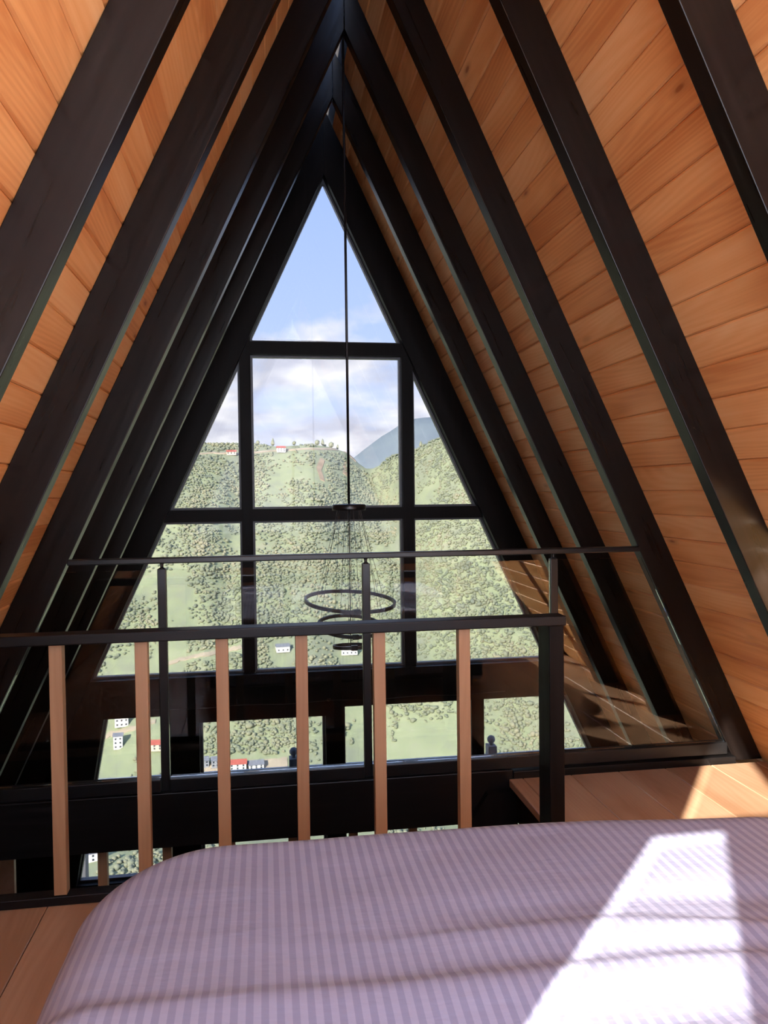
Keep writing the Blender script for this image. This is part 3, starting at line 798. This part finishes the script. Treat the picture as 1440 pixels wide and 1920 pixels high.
# far mountain, blue haze put into its colour
V = []; NX2, NY2 = 80, 14
for j in range(NY2):
    y = 3300 + 1900 * j / (NY2 - 1)
    for i in range(NX2):
        a = -0.1 + 0.9 * i / (NX2 - 1); x = a * y
        el = interp([-0.1, 0.10, 0.128, 0.15, 0.18, 0.20, 0.225, 0.3, 0.5, 0.8], [0.0, 0.035, 0.058, 0.074, 0.090, 0.096, 0.097, 0.07, 0.09, 0.08], a)
        pk = el * 4200 + 16 * noise.fractal(Vector((x * 0.004, y * 0.002, 3)), 1.0, 2.0, 4)
        prof = sm(3300, 4200, y) if y < 4200 else 1 - 0.6 * sm(4200, 5200, y)
        V.append((x, y, -300 + (pk + 300) * prof))
Fc = [(j * NX2 + i, j * NX2 + i + 1, (j + 1) * NX2 + i + 1, (j + 1) * NX2 + i) for j in range(NY2 - 1) for i in range(NX2 - 1)]
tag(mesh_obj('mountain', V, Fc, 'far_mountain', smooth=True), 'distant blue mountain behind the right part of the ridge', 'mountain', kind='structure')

# woods: thousands of crowns nobody could count; kept clear of roads and houses
import numpy as np
ico = bmesh.new(); bmesh.ops.create_icosphere(ico, subdivisions=1, radius=1.0)
IV = [v.co.copy() for v in ico.verts]; IF = [tuple(v.index for v in f.verts) for f in ico.faces]; ico.free()
RF = random.Random(11)
def make_woods():
    cells = {}
    for (x, y, r) in CLEAR:
        for i in range(int((x - r) // 10), int((x + r) // 10) + 1):
            for j in range(int((y - r) // 10), int((y + r) // 10) + 1): cells.setdefault((i, j), []).append((x, y, r))
    P = []
    tries = 0
    while tries < 85000:
        tries += 1
        y = RF.uniform(560, 1260); a = RF.uniform(-0.42, 0.58); x = a * y
        dn = noise.fractal(Vector((x * 0.009, y * 0.008, 5.5)), 1.0, 2.0, 5)
        bias = 0.05 + 0.15 * sm(1080, 1180, y) + 0.15 * sm(0.05, 0.16, a) + (0.16 if a > -0.1 and y > 800 else 0.0) - 0.18 * (1 - sm(600, 720, y)) - 0.22 * sm(-0.12, -0.2, a)
        if dn + bias + RF.uniform(-0.25, 0.25) < 0: continue
        if any((x - q[0]) ** 2 + (y - q[1]) ** 2 < (q[2] + 3) ** 2 for q in cells.get((int(x // 10), int(y // 10)), ())): continue
        r = RF.uniform(0.9, 2.4)
        if RF.random() < 0.05: r *= 1.5
        P.append((x, y, height(x, y), r))
    P = np.array(P); n = len(P); g = np.random.default_rng(5)
    iv = np.array([tuple(v) for v in IV]); nv = len(iv)
    sc = P[:, 3:4] * np.stack([g.uniform(.85, 1.2, n), g.uniform(.85, 1.2, n), g.uniform(.6, 1.05, n)], 1)
    rot = g.uniform(0, 6.28, n); c, s_ = np.cos(rot)[:, None], np.sin(rot)[:, None]
    j = 1 + g.uniform(-.22, .22, (n, nv))
    X = P[:, 0:1] + (iv[:, 0] * c - iv[:, 1] * s_) * sc[:, 0:1] * j
    Y = P[:, 1:2] + (iv[:, 0] * s_ + iv[:, 1] * c) * sc[:, 1:2] * j
    Z = P[:, 2:3] + sc[:, 2:3] * 0.6 + iv[:, 2] * sc[:, 2:3] * j
    co = np.stack([X, Y, Z], -1).reshape(-1)
    fi = (np.array(IF)[None] + (np.arange(n) * nv)[:, None, None]).reshape(-1)
    nf = n * len(IF)
    me = bpy.data.meshes.new('woodland')
    me.vertices.add(n * nv); me.vertices.foreach_set('co', co.astype(np.float32))
    me.loops.add(nf * 3); me.loops.foreach_set('vertex_index', fi.astype(np.int32))
    me.polygons.add(nf); me.polygons.foreach_set('loop_start', (np.arange(nf) * 3).astype(np.int32)); me.polygons.foreach_set('loop_total', np.full(nf, 3, dtype=np.int32))
    me.update(); me.validate()
    me.polygons.foreach_set('use_smooth', np.ones(len(me.polygons), dtype=bool))
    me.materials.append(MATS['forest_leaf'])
    o = bpy.data.objects.new('woodland', me); COL.objects.link(o)
    tag(o, 'dense broadleaf woods covering the opposite mountainside', 'woods', kind='stuff')
CLEAR = []

def hit(px, py):
    d = fwd + RT * ((px - 720) / F_PX) + UP * ((960 - py) / F_PX)
    d = d / d.y
    y = 400.0
    while y < 1700:
        p = CAM + d * y
        if p.z <= height(p.x, p.y): return Vector((p.x, p.y, height(p.x, p.y)))
        y += 2.0
    p = CAM + d * 1200; return Vector((p.x, p.y, height(p.x, p.y)))

def strip(name, pix, width, mat, label, cat, lift=0.9):
    pts = []
    for (a, b) in zip(pix[:-1], pix[1:]):
        for k in range(8):
            t = k / 8; pts.append(hit(lerp(a[0], b[0], t), lerp(a[1], b[1], t)))
    V = []; Fc = []
    for i, p in enumerate(pts):
        CLEAR.append((p.x, p.y, width / 2 + 2))
        q = pts[min(i + 1, len(pts) - 1)]; o_ = pts[max(i - 1, 0)]
        t = (q - o_); t.z = 0; t.normalize(); n = Vector((-t.y, t.x, 0))
        for s_, dz in ((1, lift), (-1, lift), (-1, -2.0), (1, -2.0)):
            r = p + n * width * s_ / 2; V.append((r.x, r.y, height(r.x, r.y) + dz))
    for i in range(len(pts) - 1):
        for k in range(4): Fc.append((i * 4 + k, i * 4 + (k + 1) % 4, i * 4 + 4 + (k + 1) % 4, i * 4 + 4 + k))
    Fc += [(0, 1, 2, 3), tuple((len(pts) - 1) * 4 + k for k in range(4))]
    return tag(mesh_obj(name, V, Fc, mat), label, cat)
strip('dirt_road', [(330, 855), (400, 850), (450, 852), (520, 846), (580, 842), (640, 844)], 3.5, 'road_dust', 'pale dirt road running along below the ridge crest', 'road')
strip('dirt_road', [(305, 1250), (340, 1238), (400, 1226), (460, 1214)], 4.5, 'road_dust', 'pale track crossing the meadow behind the left balusters', 'road')
strip('dirt_road', [(180, 1388), (235, 1372), (300, 1352)], 5, 'road_dust', 'pale track by the houses in the left lower window', 'road')
strip('earth_scar', [(605, 862), (598, 880), (606, 905)], 7, 'earth_scar', 'bare earth slide in the middle of the slope below the ridge', 'landslide')
strip('earth_scar', [(648, 848), (660, 858), (668, 866)], 9, 'earth_scar', 'orange bare bank beside the chandelier rod near the crest', 'landslide')
strip('dirt_road', [(370, 1446), (430, 1448), (500, 1440), (545, 1436)], 14, 'road_dust', 'broad pale valley road along the village', 'road')

def house(px, py, w, d, h, rz, wall, roof, label, gable=True, floors=2):
    p = hit(px, py)
    CLEAR.append((p.x, p.y, w / 2 + 5)); CLEAR.append((p.x, p.y - 10, w / 2 + 3))
    hroot = empty('house', (p.x, p.y, p.z - 1.0), label, 'house')
    hroot.rotation_euler = (0, 0, rz)
    v, f = prism([(-w / 2, 0), (w / 2, 0), (w / 2, h), (-w / 2, h)], -d / 2, d / 2, 'y')
    mesh_obj('wall', v, f, wall, hroot)
    if gable:
        v, f = prism([(-d / 2 - 0.6, h + 0.02), (d / 2 + 0.6, h + 0.02), (0, h + d * 0.36)], -w / 2 - 0.6, w / 2 + 0.6, 'x')
    else:
        v, f = prism([(-w / 2 - 0.4, h + 0.02), (w / 2 + 0.4, h + 0.02), (w / 2 + 0.4, h + 0.6), (-w / 2 - 0.4, h + 0.6)], -d / 2 - 0.4, d / 2 + 0.4, 'y')
    mesh_obj('roof', v, f, roof, hroot)
    nw = max(2, int(w / 4))
    for fl_ in range(floors):
        for k in range(nw):
            xx = -w / 2 + w * (k + 0.5) / nw; zz = 1.8 + fl_ * (h - 1.2) / floors
            v, f = prism([(xx - 0.7, zz), (xx + 0.7, zz), (xx + 0.7, zz + 1.5), (xx - 0.7, zz + 1.5)], -d / 2 - 0.12, -d / 2 - 0.01, 'y')
            mesh_obj('window', v, f, 'house_glass', hroot)
    return hroot
house(527, 848, 13, 9, 7, 0.1, 'house_white', 'roof_red', 'white house with red roof on the ridge in the centre pane')
house(434, 853, 14, 8, 5, 0.0, 'house_cream', 'roof_red', 'small cream house on the ridge seen in the left pane')
house(530, 1222, 14, 8, 6, 0.15, 'house_white', 'roof_grey', 'white house on the meadow left of the chandelier', floors=1)
house(655, 1226, 17, 9, 6, -0.05, 'house_white', 'roof_grey', 'long white house right below the chandelier rings', floors=1)
house(228, 1362, 12, 10, 9, 0.2, 'house_white', 'roof_red', 'tall red roofed house at top of the left lower window')
house(222, 1402, 8, 7, 12, 0.1, 'house_white', 'roof_grey', 'narrow white tower house below the red roofed one', floors=3)
house(292, 1404, 14, 9, 6, -0.1, 'house_cream', 'roof_red', 'red roofed house between baluster and black balustrade post')
house(384, 1438, 7, 8, 6.5, 0.1, 'house_grey', 'roof_grey', 'left of two steep grey gabled cabins in the village')
house(404, 1437, 7, 8, 6.5, 0.1, 'house_grey', 'roof_grey', 'right of two steep grey gabled cabins in the village')
house(446, 1444, 15, 9, 6, 0.0, 'house_white', 'roof_red', 'low red roofed village house right of the third baluster')
house(480, 1441, 13, 9, 5, 0.1, 'house_white', 'roof_grey', 'low grey roofed village house further right')
house(168, 1612, 16, 10, 7, 0.3, 'house_white', 'roof_grey', 'white village house low in the left, under the edge beam')

# trees standing out along the crest
def crest_tree(px, h, conif, label):
    az = math.tan(math.atan((px - 720) / F_PX) + YAW)
    best = None
    for y in range(1000, 1330, 5):
        z = height(az * y, y); el = (z - 1.4) / y
        if best is None or el > best[0]: best = (el, y, z)
    y, z = best[1], best[2]; x = az * y
    CLEAR.append((x, y, h * 0.15))
    t = empty('tree', (x, y, z), label, 'tree', 'trees on the ridge crest')
    tube_obj('trunk', [(x, y, z - 0.5), (x, y, z + h * 0.3)], 0.35, 'bark', t, 6)
    V = []
    for v in IV:
        jx = 1 + RF.uniform(-.15, .15)
        k = (1 - 0.75 * (v.z + 1) / 2) if conif else 1.0
        V.append(Vector((v.x * h * (0.28 if conif else 0.38) * jx * k, v.y * h * (0.28 if conif else 0.38) * jx * k, v.z * h * 0.42 * jx)))
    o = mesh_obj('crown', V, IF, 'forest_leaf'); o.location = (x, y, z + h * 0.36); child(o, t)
crest_tree(513, 17, True, 'single tall conifer on the crest left of the white house')
crest_tree(606, 16, True, 'pointed conifer on the knoll at the centre of the crest')
crest_tree(596, 12, False, 'round tree on the left flank of the central knoll')
crest_tree(622, 12, False, 'round tree on the right flank of the central knoll')
crest_tree(634, 12, True, 'small conifer right of the central knoll by the rod')
crest_tree(553, 9, False, 'small round tree on the crest right of the white house')
crest_tree(485, 9, False, 'small round tree on the crest at the left mullion')
crest_tree(790, 14, True, 'conifer on the crest in the right triangular pane')
make_woods()
